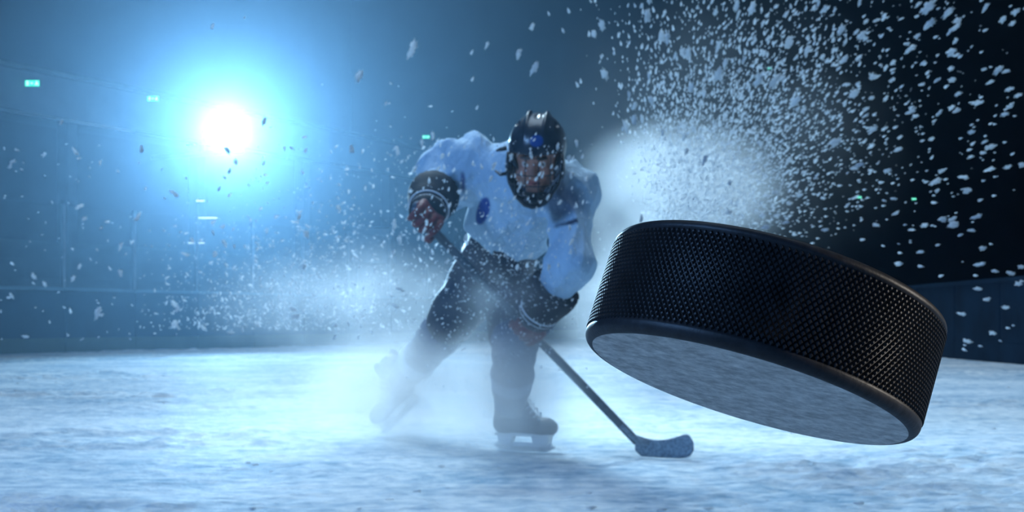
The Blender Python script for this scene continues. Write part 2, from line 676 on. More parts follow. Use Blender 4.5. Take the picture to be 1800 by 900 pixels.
stand()
o = MB().box(along(8, 12, 6.5), (70, 0.3, 13), rot_to(LD)).build('wall_left_hall', 'darkwall')
tag(o, 'dark wall of the hall behind the stand', kind='structure')
o = MB().box((4, 50, 6.5), (60, 0.3, 13)).build('wall_back_hall', 'darkwall')
tag(o, 'dark far end wall of the hall', kind='structure')
o = MB().box((22, 22, 6.5), (0.3, 60, 13)).build('wall_right_hall', 'darkwall')
tag(o, 'dark side wall of the hall beyond the puck', kind='structure')
o = MB().box((0, 20, 13.1), (60, 66, 0.2)).build('ceiling', 'ceil')
tag(o, 'dark ceiling of the hall', kind='structure')
for k in range(6):
    MB().box((0, 10 + 7.5 * k, 12.7), (60, 0.35, 0.6)).build('beam', 'ceil', o)


# ------------------------------------------------------------------ lamp, signs, strips
def floodlight():
    r = empty('floodlight', tuple(LAMP))
    tag(r, 'round glaring floodlight shining through the haze behind the player', 'floodlight')
    d = nrm(np.array([0.6, 4.0, 0.6]) - LAMP)
    u = nrm(np.cross(d, [0, 0, 1]))
    v = np.cross(u, d)
    n = 28

    def ring(rad, k):
        return [LAMP + d * k + rad * (math.cos(2 * math.pi * i / n) * u + math.sin(2 * math.pi * i / n) * v) for i in range(n)]
    prof = [(0.12, -0.42), (0.24, -0.36), (0.34, -0.12), (0.40, 0.02), (0.40, 0.06), (0.36, 0.06), (0.36, 0.01)]
    V = sum([ring(a, b) for a, b in prof], [])
    f = [[i * n + j, i * n + (j + 1) % n, (i + 1) * n + (j + 1) % n, (i + 1) * n + j] for i in range(len(prof) - 1) for j in range(n)]
    f.append(list(range(n))[::-1])
    mk('housing', V, f, 'lamphouse', r, True)
    V = ring(0.355, 0.02) + ring(0.24, 0.05) + [LAMP + d * 0.06]
    f = [[j, (j + 1) % n, n + (j + 1) % n, n + j] for j in range(n)] + [[n + j, n + (j + 1) % n, 2 * n] for j in range(n)]
    mk('lens', V, f, 'lens', r, True)
    b = MB().tube([LAMP - u * 0.46 - d * .1, LAMP - u * 0.46 - v * 0.5 - d * .1, LAMP + u * 0.46 - v * 0.5 - d * .1, LAMP + u * 0.46 - d * .1], 0.025, 6)
    b.build('bracket', 'lamphouse', r)
    MB().tube([LAMP - v * 0.5 - d * .1, LAMP - v * 0.5 + LN * 0.8, LAMP - v * 0.5 + LN * 2.2], 0.05, 8).build('arm', 'lamphouse', r)


floodlight()


def exit_sign(px, py, Y, wd, label, R=None):
    c = at(px, py, Y)
    R = rot_to((1, 0.0)) if R is None else R
    r = empty('exit_sign', tuple(c))
    tag(r, label, 'sign', 'lit green signs round the hall')
    h = wd * 0.42
    MB().box(c, (wd * 1.06, 0.08, h * 1.12), R).build('housing', 'signframe', r)
    f = -R[:, 1]
    MB().box(c + f * 0.045, (wd, 0.012, h), R).build('face', 'signgreen', r)
    x, z = R[:, 0], R[:, 2]
    MB().box(c + f * 0.056 + x * (-.32) * wd, (.16 * wd, 0.008, .7 * h), R).build('door_mark', 'signwhite', r)
    m = MB()
    for cx, cz, sx, sz in ((.32, -.05, .18, .16), (.32, .16, .10, .3), (.25, -.2, .07, .3), (.38, -.2, .07, .3)):
        m.box(c + f * 0.056 + x * cx * wd + z * cz * h, (sx * wd, 0.008, sz * h), R)
    m.build('pictogram', 'signwhite', r)
    MB().box(c + f * 0.056 + x * (-.02) * wd, (.18 * wd, 0.008, .2 * h), R).build('arrow', 'signwhite', r)


RL = rot_to(LD)
exit_sign(58, 147, depth_on(58, 5.12), 0.30, 'bright green exit sign high at the far left, on the stand parapet')
exit_sign(270, 174, depth_on(270, 5.12), 0.26, 'small green exit sign between the floodlight and the larger sign')
exit_sign(749, 241, depth_on(749, 5.12), 0.22, 'pale green exit sign just beside the player\'s raised shoulder')
exit_sign(1352, 120, 49.82, 0.16, 'tiny green light high on the dark wall above the puck')
exit_sign(1510, 347, 49.82, 0.16, 'tiny green light above the puck, nearer the burst of the lower pair')
exit_sign(1606, 350, 49.82, 0.16, 'tiny green light above the puck, outermost of the lower pair')

for px, py, wd, lab in ((365, 383, 0.42, 'thin white strip light glowing below the floodlight, upper one'),
                        (345, 427, 0.36, 'thin white strip light glowing below the floodlight, lower one'),
                        (352, 353, 0.18, 'short white strip light just under the floodlight glare')):
    c = at(px, py, 30.5)
    r = empty('strip_light', tuple(c))
    tag(r, lab, 'lamp', 'strip lights on the stand')
    MB().box(c + np.array([0, 0.05, 0]), (wd * 1.05, 0.06, 0.07)).build('housing', 'signframe', r)
    MB().box(c, (wd, 0.04, 0.03)).build('diffuser', 'strip', r)

c = at(652, 432, 33.0)
r = empty('notice_board', (c[0], c[1], 0.9))
tag(r, 'pale rectangular board standing behind the glass beside the player', 'board')
MB().box(c, (0.9, 0.04, 0.85)).build('sheet', 'whiteboard', r)
MB().box(c + np.array([0, 0.04, 0]), (0.96, 0.04, 0.91)).build('frame', 'alu', r)
for dx in (-0.35, 0.35):
    MB().box((c[0] + dx, c[1] + 0.05, 1.15), (0.05, 0.05, 2.3)).build('leg', 'alu', r)


# ------------------------------------------------------------------ the puck
def build_puck():
    n = np.array([math.sin(0.318), math.sin(0.1915), 0.0])
    n[2] = math.sqrt(1 - n[0] ** 2 - n[1] ** 2)
    C = at(1339.3, 594.5, 0.3068)
    zq = Vector(n).to_track_quat('Z', 'Y')
    root = empty('hockey_puck', tuple(C))
    root.rotation_mode = 'QUATERNION'
    root.rotation_quaternion = zq
    tag(root, 'black rubber hockey puck with a knurled side and scuffed grey underside, flying close', 'puck')

    def child(name, V, Q, mat, smooth=True):
        me = bpy.data.meshes.new(name)
        me.from_pydata(np.asarray(V).tolist(), [], Q)
        me.materials.append(M[mat])
        me.polygons.foreach_set('use_smooth', [smooth] * len(me.polygons))
        o = bpy.data.objects.new(name, me)
        col.objects.link(o)
        o.parent = root
        return o
    R, H = 0.0381, 0.0127
    N = 256

    def lathe(prof, closed_ends=True):
        V = [(r * math.cos(2 * math.pi * i / N), r * math.sin(2 * math.pi * i / N), z) for r, z in prof for i in range(N)]
        Q = [[i * N + j, i * N + (j + 1) % N, (i + 1) * N + (j + 1) % N, (i + 1) * N + j] for i in range(len(prof) - 1) for j in range(N)]
        if closed_ends:
            Q += [list(range(N))[::-1], [(len(prof) - 1) * N + j for j in range(N)]]
        return V, Q
    # side wall with rolled edges; the flat faces are parts of their own
    b = 0.0022
    prof = []
    for k in range(9):
        a = math.pi / 2 * k / 8
        prof.append((R - b + b * math.sin(a), -H + b - b * math.cos(a)))
    prof += [(R, -H + 0.0027), (R - 0.00035, -H + 0.0029), (R - 0.00035, H - 0.0022), (R, H - 0.0020)]
    for k in range(1, 9):
        a = math.pi / 2 * k / 8
        prof.append((R - 0.0016 + 0.0016 * math.cos(a), H - 0.0016 + 0.0016 * math.sin(a)))
    child('body', *lathe(prof, False), 'rubber')
    for sgn, rr, nm in ((-1, R - b, 'bottom_face'), (1, R - 0.0016, 'top_face')):
        rings = [rr, rr * 0.97, rr * 0.8, rr * 0.5, rr * 0.2]
        V, Q = lathe([(q, sgn * (H + (0 if i == 0 else 0.0))) for i, q in enumerate(rings)], False)
        V = V + [(0, 0, sgn * H)]
        k = (len(rings) - 1) * N
        Q = Q + [[k + j, k + (j + 1) % N, len(V) - 1] for j in range(N)]
        if sgn < 0:
            Q = [q[::-1] for q in Q]
        child(nm, V, Q, 'rubberface')
    # knurling: staggered raised diamonds round the side
    cols, rows = 176, 22
    z0, z1 = -H + 0.0030, H - 0.0023
    dz = (z1 - z0) / rows
    da = 2 * math.pi / cols
    V, Q = [], []
    for i in range(rows):
        for j in range(cols):
            a = (j + 0.5 * (i % 2)) * da
            z = z0 + (i + 0.5) * dz
            k = len(V)
            hw, hh = da * 0.46, dz * 0.86
            hh = min(hh, z - z0 + dz * .3, z1 - z + dz * .3)
            lo, hi = R - 0.00036, R + 0.00022
            for aa, zz, rr in ((a - hw, z, lo), (a, z - hh, lo), (a + hw, z, lo), (a, z + hh, lo),
                               (a - hw * .38, z, hi), (a, z - hh * .38, hi), (a + hw * .38, z, hi), (a, z + hh * .38, hi)):
                V.append((rr * math.cos(aa), rr * math.sin(aa), zz))
            Q += [[k, k + 1, k + 5, k + 4], [k + 1, k + 2, k + 6, k + 5], [k + 2, k + 3, k + 7, k + 6], [k + 3, k, k + 4, k + 7], [k + 4, k + 5, k + 6, k + 7]]
    o = child('knurling', V, Q, 'rubber', False)
    o['kind'] = 'stuff'


build_puck()

# ------------------------------------------------------------------ the player
HEAD = at(944, 275, 5.05)
J = dict(neck=at(932, 318, 5.20), chest=at(925, 325, 5.28), waist=at(880, 428, 5.62), pelvis=at(872, 470, 5.76),
         shR=at(836, 290, 5.36), elR=at(779, 300, 5.47), haR=at(745, 388, 5.10),
         shL=at(1000, 338, 5.20), elL=at(1006, 462, 5.06), haL=at(925, 575, 5.275),
         hipR=at(846, 492, 5.86), knR=at(772, 590, 6.10), anR=at(697, 676, 6.46),
         hipL=at(900, 512, 5.80), knL=at(905, 606, 5.48), anL=at(896, 722, 5.73))
SA, SB = at(738, 380, 5.09), at(1119, 776, 5.45)      # stick: butt end and heel
SD = nrm(SB - SA)

# head frame: rt = towards the picture's right, fw = where the face looks, up
pitch, yaw, roll = math.radians(24), math.radians(-9), math.radians(3)
fw = np.array([math.sin(yaw) * math.cos(pitch), -math.cos(yaw) * math.cos(pitch), -math.sin(pitch)])
rt = nrm(np.cross(np.array([math.sin(roll), 0, math.cos(roll)]), -fw) * 1.0)
if rt[0] < 0:
    rt = -rt
up = np.cross(rt, -fw)
if up[2] < 0:
    up = -up
HR = np.stack([rt, fw, up], 1)
HS = 1.10


def hl(x, y, z):
    return HEAD + HR @ (np.array([x, y, z]) * HS)


def build_player():
    base = np.array([(J['anL'][0] + J['anR'][0]) / 2, 5.95, 0])
    root = empty('person', tuple(base))
    tag(root, 'ice hockey player in pale jersey and dark helmet, bent low over the stick', 'person')

    # ---- the body itself, one continuous surface
    def head_d(p):
        q = ((p - HEAD) @ HR) / HS
        d = ell(q, (0, -0.012, 0.030), (0.074, 0.094, 0.090))
        d = su(d, ell(q, (0, 0.022, -0.045), (0.057, 0.068, 0.072)), 0.03)
        d = su(d, cap(q, (0, 0.066, -0.100), (0, 0.066, -0.100), 0.022, 0.022), 0.03)
        for s in (-1, 1):
            d = su(d, cap(q, (s * 0.034, 0.070, -0.030), (s * 0.034, 0.070, -0.030), 0.018, 0.018), 0.02)
            d = ss(d, cap(q, (s * 0.031, 0.100, -0.002), (s * 0.031, 0.100, -0.002), 0.016, 0.016), 0.012)
            d = su(d, cap(q, (s * 0.031, 0.076, -0.001), (s * 0.031, 0.076, -0.001), 0.0125, 0.0125), 0.003)
            d = su(d, cap(q, (s * 0.012, 0.086, 0.017), (s * 0.044, 0.078, 0.017), 0.008, 0.006), 0.01)
            d = su(d, ell(q, (s * 0.077, -0.005, -0.012), (0.010, 0.020, 0.030)), 0.008)
        d = su(d, cap(q, (0, 0.086, 0.006), (0, 0.112, -0.030), 0.007, 0.011), 0.010)
        d = su(d, cap(q, (-0.010, 0.098, -0.034), (0.010, 0.098, -0.034), 0.009, 0.009), 0.006)
        d = su(d, cap(q, (-0.020, 0.080, -0.060), (0.020, 0.080, -0.060), 0.006, 0.006), 0.006)
        d = su(d, cap(q, (-0.016, 0.080, -0.071), (0.016, 0.080, -0.071), 0.007, 0.007), 0.006)
        return d * HS

    def body(p):
        d = head_d(p)
        d = su(d, cap(p, hl(0, -0.03, -0.07), J['neck'], 0.058, 0.065), 0.03)
        d = su(d, cap(p, J['chest'], J['waist'], 0.12, 0.105), 0.06)
        d = su(d, cap(p, J['waist'], J['pelvis'], 0.105, 0.12), 0.05)
        d = su(d, cap(p, J['shR'], J['shL'], 0.075, 0.075), 0.05)
        for s in 'RL':
            d = su(d, cap(p, J['sh' + s], J['el' + s], 0.055, 0.042), 0.03)
            wr = J['ha' + s] + (J['el' + s] - J['ha' + s]) * 0.22
            d = su(d, cap(p, J['el' + s], wr, 0.042, 0.030), 0.02)
            d = su(d, cap(p, J['hip' + s], J['kn' + s], 0.085, 0.058), 0.04)
            d = su(d, cap(p, J['kn' + s], J['an' + s], 0.056, 0.038), 0.03)
            d = su(d, cap(p, J['pelvis'], J['hip' + s], 0.10, 0.09), 0.04)
        return d

    def skin(P):
        q = ((P - HEAD) @ HR) / HS
        c = np.tile([0.42, 0.19, 0.13], (len(P), 1))
        for s in (-1, 1):
            e = np.linalg.norm(q - np.array([s * 0.031, 0.088, -0.001]), axis=1)
            c[e < 0.0105] = (0.55, 0.52, 0.50)
            e = np.linalg.norm(q - np.array([s * 0.030, 0.090, -0.002]), axis=1)
            c[e < 0.006] = (0.03, 0.02, 0.02)
            b = np.abs(q[:, 2] - 0.020) < 0.005
            c[b & (np.abs(q[:, 0] * s - 0.030) < 0.018) & (q[:, 1] > 0.07)] = (0.06, 0.035, 0.025)
            ck = np.exp(-((q - np.array([s * 0.036, 0.085, -0.035])) ** 2).sum(1) / 0.0004)[:, None]
            c = c * (1 - 0.35 * ck) + np.array([0.50, 0.15, 0.10]) * 0.35 * ck
        lip = (np.abs(q[:, 2] + 0.066) < 0.009) & (np.abs(q[:, 0]) < 0.021) & (q[:, 1] > 0.07)
        c[lip] = (0.36, 0.09, 0.08)
        c[lip & (np.abs(q[:, 2] + 0.0655) < 0.002)] = (0.08, 0.02, 0.02)
        beard = (q[:, 2] < -0.078) & (q[:, 1] > 0)
        c[beard] *= 0.72
        return c
    # body in two resolutions is not possible on one grid, so the head is meshed fine and the trunk follows in the same field
    lo = np.min([J[k] for k in J], axis=0) - 0.16
    hi = np.maximum(np.max([J[k] for k in J], axis=0), HEAD) + 0.18
    sdf('body', body, lo, hi, 0.0075, 'skin', root, skin)

    # ---- jersey
    spine = nrm(J['pelvis'] - J['chest'])
    hem = at(869, 438, 5.46)
    fwd = nrm(np.cross(spine, nrm(J['shL'] - J['shR'])))

    def wav(p, d, ph, k):
        return np.sin((p @ d) * k + ph + 1.7 * np.sin((p @ np.roll(d, 1)) * k * 0.45 + ph))

    def torso(p):
        d = cap(p, J['chest'], at(872, 452, 5.72), 0.180, 0.165, fwd, 0.80)
        d = su(d, cap(p, J['shR'], J['shL'], 0.105, 0.105), 0.07)
        d = su(d, ell(p, J['shR'] + np.array([-0.02, 0, 0.02]), (0.10, 0.11, 0.085)), 0.05)
        d = su(d, ell(p, J['shL'] + np.array([0.03, 0, 0.0]), (0.085, 0.10, 0.085)), 0.05)
        a, b = J['chest'] + (J['waist'] - J['chest']) * 0.2, at(858, 402, 5.50)
        d = su(d, cap(p, a, b, 0.11, 0.09), 0.06)
        return d

    def jersey(p):
        d = torso(p)
        d = np.maximum(d, (p - hem) @ nrm([-0.40, 0.45, -0.75]))
        # sleeves
        fR = J['elR'] + (J['haR'] - J['elR']) * 0.42
        d = su(d, cap(p, J['shR'], J['elR'], 0.105, 0.095), 0.045)
        d = su(d, cap(p, J['elR'], fR, 0.095, 0.070), 0.04)
        d = su(d, cap(p, J['shR'] + np.array([0, 0, -.05]), J['elR'] + np.array([0.05, 0, -0.10]), 0.07, 0.055), 0.04)
        fL = J['elL'] + (J['haL'] - J['elL']) * 0.74
        d = su(d, cap(p, J['shL'], J['elL'], 0.092, 0.080), 0.045)
        d = su(d, cap(p, J['elL'], fL, 0.082, 0.056), 0.04)
        # neck opening
        d = ss(d, cap(p, J['neck'] + nrm(HEAD - J['neck']) * 0.07, HEAD, 0.07, 0.08), 0.02)
        # folds
        def fold(dv, ph, k, wk):
            u_ = (p @ dv) * k + ph + 1.6 * np.sin((p @ np.roll(dv, 1)) * wk + ph) + 0.8 * np.sin((p @ np.roll(dv, 2)) * wk * 1.7 - ph)
            return np.abs(np.sin(u_)) ** 0.8 - 0.6
        fade = np.clip((np.linalg.norm(p - J['shL'] - np.array([0.09, 0, -0.06]), axis=1) - 0.07) / 0.09, 0.1, 1)
        m1 = fade * np.clip(0.5 + wav(p, nrm([0.1, 0.5, 0.9]), 2.0, 13), 0.1, 1.3)
        m2 = fade * np.clip(0.4 + wav(p, nrm([0.9, 0.2, -0.2]), 0.3, 11), 0.1, 1.3)
        d = d + 0.024 * fold(nrm([0.85, 0.1, 0.45]), 0.4, 26, 9) * m1 + 0.019 * fold(nrm([0.45, -0.3, -0.8]), 1.4, 22, 8) * m2
        d = d + 0.006 * fold(nrm([0.7, 0.4, -0.3]), 0.9, 55, 16)
        return d
    patch = at(848, 371, 5.30)
    chest_shade = at(985, 352, 5.06)

    def jcol(P):
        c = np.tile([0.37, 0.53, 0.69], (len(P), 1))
        # shade painted into the cloth over chest and shoulder, picture's right
        e = np.linalg.norm((P - chest_shade) / np.array([0.105, 0.14, 0.085]), axis=1)
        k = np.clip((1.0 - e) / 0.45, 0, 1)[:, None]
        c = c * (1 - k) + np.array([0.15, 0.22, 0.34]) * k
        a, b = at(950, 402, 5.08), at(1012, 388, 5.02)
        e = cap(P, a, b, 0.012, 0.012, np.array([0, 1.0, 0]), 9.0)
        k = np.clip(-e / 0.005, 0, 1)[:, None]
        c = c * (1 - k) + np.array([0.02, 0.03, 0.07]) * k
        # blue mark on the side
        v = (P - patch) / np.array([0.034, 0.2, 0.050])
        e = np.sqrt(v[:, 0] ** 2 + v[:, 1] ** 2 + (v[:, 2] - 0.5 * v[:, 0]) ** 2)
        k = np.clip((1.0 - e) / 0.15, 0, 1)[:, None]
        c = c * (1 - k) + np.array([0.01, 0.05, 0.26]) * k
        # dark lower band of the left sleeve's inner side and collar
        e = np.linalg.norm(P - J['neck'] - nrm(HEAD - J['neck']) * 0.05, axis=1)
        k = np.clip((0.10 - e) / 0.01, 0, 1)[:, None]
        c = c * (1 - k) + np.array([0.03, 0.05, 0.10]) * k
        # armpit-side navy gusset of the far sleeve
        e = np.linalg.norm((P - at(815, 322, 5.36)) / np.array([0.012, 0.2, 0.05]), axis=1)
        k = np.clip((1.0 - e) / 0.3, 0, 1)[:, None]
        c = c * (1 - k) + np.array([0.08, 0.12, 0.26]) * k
        return c
    lo = np.min([J[k] for k in ('shR', 'elR', 'haR', 'elL', 'haL', 'waist')], axis=0) - 0.2
    hi = np.max([J[k] for k in ('shR', 'elR', 'shL', 'elL', 'waist', 'neck')], axis=0) + 0.2
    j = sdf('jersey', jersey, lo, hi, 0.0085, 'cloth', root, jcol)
    j['label'] = 'loose pale blue-white jersey with a royal blue mark on its side'

    # ---- pants
    def pants(p):
        d = cap(p, J['waist'] + (J['chest'] - J['waist']) * 0.22, J['pelvis'], 0.140, 0.165, fwd, 0.9)
        for s in 'RL':
            k = J['hip' + s] + (J['kn' + s] - J['hip' + s]) * 0.78
            d = su(d, cap(p, J['hip' + s], k, 0.135, 0.105), 0.05)
        d = d + 0.005 * wav(p, nrm([0.5, 0.3, 0.8]), 0.8, 55)
        for s in 'RL':
            ax = nrm(J['kn' + s] - J['hip' + s])
            e = J['hip' + s] + (J['kn' + s] - J['hip' + s]) * 0.86
            near = np.linalg.norm(p - e, axis=1) < 0.2
            d = np.where(near, np.maximum(d, (p - e) @ ax), d)
        return d
    lo = np.min([J[k] for k in ('hipR', 'hipL', 'knR', 'knL', 'waist')], axis=0) - 0.2
    hi = np.max([J[k] for k in ('hipR', 'hipL', 'knR', 'knL', 'waist')], axis=0) + 0.2
    o = sdf('pants', pants, lo, hi, 0.0095, 'pants', root)
    o['label'] = 'bulky dark navy padded hockey pants'

    # ---- socks over shin pads
    for s in 'RL':
        ax = nrm(J['an' + s] - J['kn' + s])

        def sock(p, s=s):
            k, a = J['kn' + s], J['an' + s]
            th = J['hip' + s] + (k - J['hip' + s]) * 0.7
            d = cap(p, th, k, 0.085, 0.088)
            d = su(d, cap(p, k, k + (a - k) * 0.5, 0.090, 0.083), 0.03)
            d = su(d, cap(p, k + (a - k) * 0.5, k + (a - k) * 0.92, 0.083, 0.062), 0.03)
            d = su(d, cap(p, k - fw * 0 + np.array([0, -0.03, 0]), k + np.array([0, -0.03, -0.02]), 0.07, 0.07), 0.03)
            d = d + 0.003 * np.sin(((p - k) @ ax) * 70)
            return np.maximum(d, (p - (k + (a - k) * 0.96)) @ ax)

        def scol(P, s=s):
            k, a = J['kn' + s], J['an' + s]
            t = ((P - k) @ ax) / np.linalg.norm(a - k)
            c = np.tile([0.05, 0.08, 0.15], (len(P), 1))
            c[(t > 0.42) & (t < 0.60)] = (0.28, 0.34, 0.44)
            return c
        pts = np.array([J['hip' + s], J['kn' + s], J['an' + s]])
        sdf('sock', sock, pts.min(0) - 0.16, pts.max(0) + 0.16, 0.0095, 'sock', root, scol)

    # ---- helmet
    def helm(p):
        q = ((p - HEAD) @ HR) / HS
        o_ = ell(q, (0, -0.014, 0.034), (0.097, 0.122, 0.108))
        i_ = ell(q, (0, -0.014, 0.030), (0.083, 0.106, 0.096))
        # ridges and channels of the shell
        for x in (-0.030, 0.030):
            o_ = su(o_, ell(q, (x, -0.02, 0.055), (0.018, 0.112, 0.094)), 0.006)
        o_ = ss(o_, ell(q, (0, 0.02, 0.149), (0.012, 0.055, 0.012)), 0.004)
        for s in (-1, 1):
            for yy in (-0.05, 0.0, 0.045):
                o_ = ss(o_, ell(q, (s * 0.066, yy, 0.114), (0.009, 0.016, 0.012)), 0.003)
        d = np.maximum(o_, -i_)
        d = np.maximum(d, -np.maximum(q[:, 2] - 0.024 - 0.10 * np.clip(0.09 - q[:, 1], 0, 1) * 0, 0.030 - q[:, 1]) * -1
                       if False else np.minimum(0.036 - q[:, 2], q[:, 1] - 0.034))
        d = np.maximum(d, -0.062 - q[:, 2])
        for s in (-1, 1):
            d = su(d, ell(q, (s * 0.088, 0.012, -0.034), (0.010, 0.034, 0.036)), 0.008)
        # brim
        d = su(d, cap(q, (-0.070, 0.068, 0.040), (0, 0.106, 0.040), 0.007, 0.008), 0.006)
        d = su(d, cap(q, (0.070, 0.068, 0.040), (0, 0.106, 0.040), 0.007, 0.008), 0.006)
        return d * HS

    def hcol(P):
        q = ((P - HEAD) @ HR) / HS
        c = np.tile([0.010, 0.016, 0.030], (len(P), 1))
        e = np.linalg.norm((q - np.array([0.010, 0.095, 0.082])) / np.array([0.024, 0.05, 0.020]), axis=1)
        k = np.clip((1 - e) / 0.2, 0, 1)[:, None]
        return c * (1 - k) + np.array([0.01, 0.06, 0.28]) * k
    hm = sdf('helmet', helm, HEAD - 0.19, HEAD + 0.19, 0.0042, 'helmet', root, hcol)
    hm['label'] = 'glossy black helmet with a blue emblem and a wire face cage'
    rim = [hl(-0.088, 0.050, 0.028), hl(-0.090, 0.070, -0.020), hl(-0.080, 0.088, -0.065), hl(-0.055, 0.110, -0.105), hl(-0.025, 0.122, -0.130),
           hl(0, 0.126, -0.136), hl(0.025, 0.122, -0.130), hl(0.055, 0.110, -0.105), hl(0.080, 0.088, -0.065), hl(0.090, 0.070, -0.020), hl(0.088, 0.050, 0.028)]
    MB().tube(rim, 0.0085, 8).build('cage_rim', 'blackplastic', hm, True)
    for z in (-0.024, -0.060, -0.094):
        hw = {-0.024: 0.090, -0.060: 0.082, -0.094: 0.064}[z]
        y0 = {-0.024: 0.072, -0.060: 0.086, -0.094: 0.104}[z]
        pts = [hl(hw * math.sin(t), y0 + (0.140 - y0) * math.cos(t) ** 1.0 if abs(t) < 1.56 else y0, z) for t in np.linspace(-1.57, 1.57, 15)]
        MB().tube(pts, 0.0022, 6).build('cage_bar', 'wire', hm, True)
    for x in (-0.060, -0.022, 0.022, 0.060):
        k = math.sqrt(max(0, 1 - (x / 0.09) ** 2))
        pts = [hl(x, 0.085 + 0.035 * k, 0.036), hl(x, 0.082 + 0.056 * k, -0.01), hl(x, 0.086 + 0.054 * k, -0.06), hl(x * 0.95, 0.10 + 0.035 * k, -0.100), hl(x * 0.8, 0.122, -0.125 + abs(x) * .3)]
        MB().tube(pts, 0.0022, 6).build('cage_bar', 'wire', hm, True)

    def cup(p):
        q = ((p - HEAD) @ HR) / HS
        d = ell(q, (0, 0.088, -0.122), (0.052, 0.040, 0.026))
        d = su(d, cap(q, (-0.045, 0.080, -0.108), (-0.082, 0.060, -0.050), 0.014, 0.011), 0.012)
        d = su(d, cap(q, (0.045, 0.080, -0.108), (0.082, 0.060, -0.050), 0.014, 0.011), 0.012)
        return d * HS
    sdf('chin_cup', cup, HEAD - 0.2, HEAD + 0.2, 0.0055, 'blackplastic', hm)
    MB().tube([hl(-0.098, 0.03, 0.035), hl(-0.120, 0.035, 0.030), hl(-0.134, 0.02, 0.022)], [0.009, 0.008, 0.004], 6).build('strap_clip', 'blackplastic', hm)
    MB().tube([hl(-0.095, 0.04, -0.05), hl(-0.118, 0.05, -0.052), hl(-0.138, 0.03, -0.046)], [0.008, 0.007, 0.004], 6).build('strap_clip', 'blackplastic', hm)

    # ---- gloves: flared cuff, padded back of the hand, palm, four fingers and a thumb closed on the shaft
    def glove(el, ha, side):
        S = SA + SD * ((ha - SA) @ SD)                 # point of the shaft in the hand
        arm = nrm(ha - el)
        back = nrm((el - S) - SD * ((el - S) @ SD))    # from the shaft towards the arm
        lat = nrm(np.cross(SD, back))
        if lat[1] > 0:
            lat = -lat                                  # lat points to the camera
        g = empty('glove', tuple(S))
        g.parent = root
        g.location = tuple(S - base)

        def cuff(p):
            a = S - arm * 0.235
            b = S - arm * 0.085
            d = cap(p, a, b, 0.090, 0.074)
            d = su(d, cap(p, a + arm * 0.03, a + arm * 0.05, 0.098, 0.092), 0.03)
            d = d + 0.0015 * np.sin(((p - a) @ arm) * 95)
            return np.maximum(d, (a - p) @ arm)
        sdf('cuff', cuff, S - 0.40, S + 0.40, 0.0085, 'glove', g)

        def hand(p):
            d = cap(p, S + back * 0.045 - SD * 0.035, S + back * 0.045 + SD * 0.035, 0.034, 0.034)
            d = su(d, cap(p, S - arm * 0.10, S + back * 0.050, 0.048, 0.040), 0.03)
            for k in range(3):                          # padded rolls over the back of the hand
                c = S + back * 0.058 - lat * 0.0 + SD * 0.0 - arm * (0.015 + 0.028 * k)
                d = su(d, cap(p, c - SD * 0.038, c + SD * 0.038, 0.030, 0.030), 0.008)
            return d
        sdf('back_pad', hand, S - 0.17, S + 0.17, 0.007, 'gloveblue', g)
        for k in range(4):
            off = -0.047 + 0.031 * k
            ln = (0.92, 1.0, 0.98, 0.85)[k]
            r = (0.0155, 0.0165, 0.0165, 0.015)[k]
            pts = []
            for t in np.linspace(0, 1, 9):
                a = 0.15 + t * 4.1 * ln
                pts.append(S + SD * off + 0.036 * (math.cos(a) * back + math.sin(a) * lat))
            MB().tube(pts, [r, r, r * 1.04, r, r * 1.03, r, r * .98, r * .9, r * .6], 10).build('finger', 'red', g, True)
        th = [S + back * 0.045 + SD * 0.048 - lat * 0.01, S + back * 0.018 + SD * 0.066 - lat * 0.032, S - back * 0.014 + SD * 0.062 - lat * 0.034, S - back * 0.034 + SD * 0.05 - lat * 0.012]
        MB().tube(th, [0.019, 0.0185, 0.017, 0.011], 10).build('thumb', 'red', g, True)

        def palm(p):
            return su(cap(p, S - SD * 0.045 + back * 0.022 + lat * 0.026, S + SD * 0.045 + back * 0.022 + lat * 0.026, 0.020, 0.020),
                      cap(p, S - SD * 0.04 + back * 0.05 + lat * 0.03, S + SD * 0.04 + back * 0.05 + lat * 0.03, 0.018, 0.018), 0.02)
        sdf('palm', palm, S - 0.12, S + 0.12, 0.006, 'red', g)
        c = S - arm * 0.080
        a1 = nrm(np.cross(arm, [0.1, 0.2, 1]))
        a2 = np.cross(arm, a1)
        for kk, rr in ((-0.004, 0.070), (0.018, 0.077)):
            MB().tube([c - arm * kk + rr * (math.cos(t) * a1 + math.sin(t) * a2) for t in np.linspace(0, 2 * math.pi, 33)], 0.0032, 6).build('piping', 'piping', g, True)
        return g
    g1 = glove(J['elR'], J['haR'], 'R')
    g1['label'] = 'dark glove with red palm and fingers at the butt of the stick'
    g2 = glove(J['elL'], J['haL'], 'L')
    g2['label'] = 'lower glove half lost in the snow spray'

    # ---- skates
    def skate(an, toe, tip=0.0, label=''):
        """an: ankle; toe: horizontal direction; tip: nose-down angle of the foot"""
        t = nrm([toe[0], toe[1], 0])
        z = np.array([0, 0, 1.0])
        t2 = t * math.cos(tip) - z * math.sin(tip)
        z2 = t * math.sin(tip) + z * math.cos(tip)
        y2 = np.cross(z2, t2)
        A = np.stack([t2, y2, z2], 1)
        org = an - A @ np.array([-0.070, 0, 0.165])        # sole frame: x along the foot, z up from the blade edge
        low = min((org + A @ np.array([x, 0, 0]))[2] for x in (-0.14, 0.14))
        org = org - np.array([0, 0, low])
        g = empty('skate', tuple(org))
        g.parent = root
        g.location = tuple(org - base)
        if label:
            g['label'] = label
        W = lambda x, y, zz: org + A @ np.array([x, y, zz])

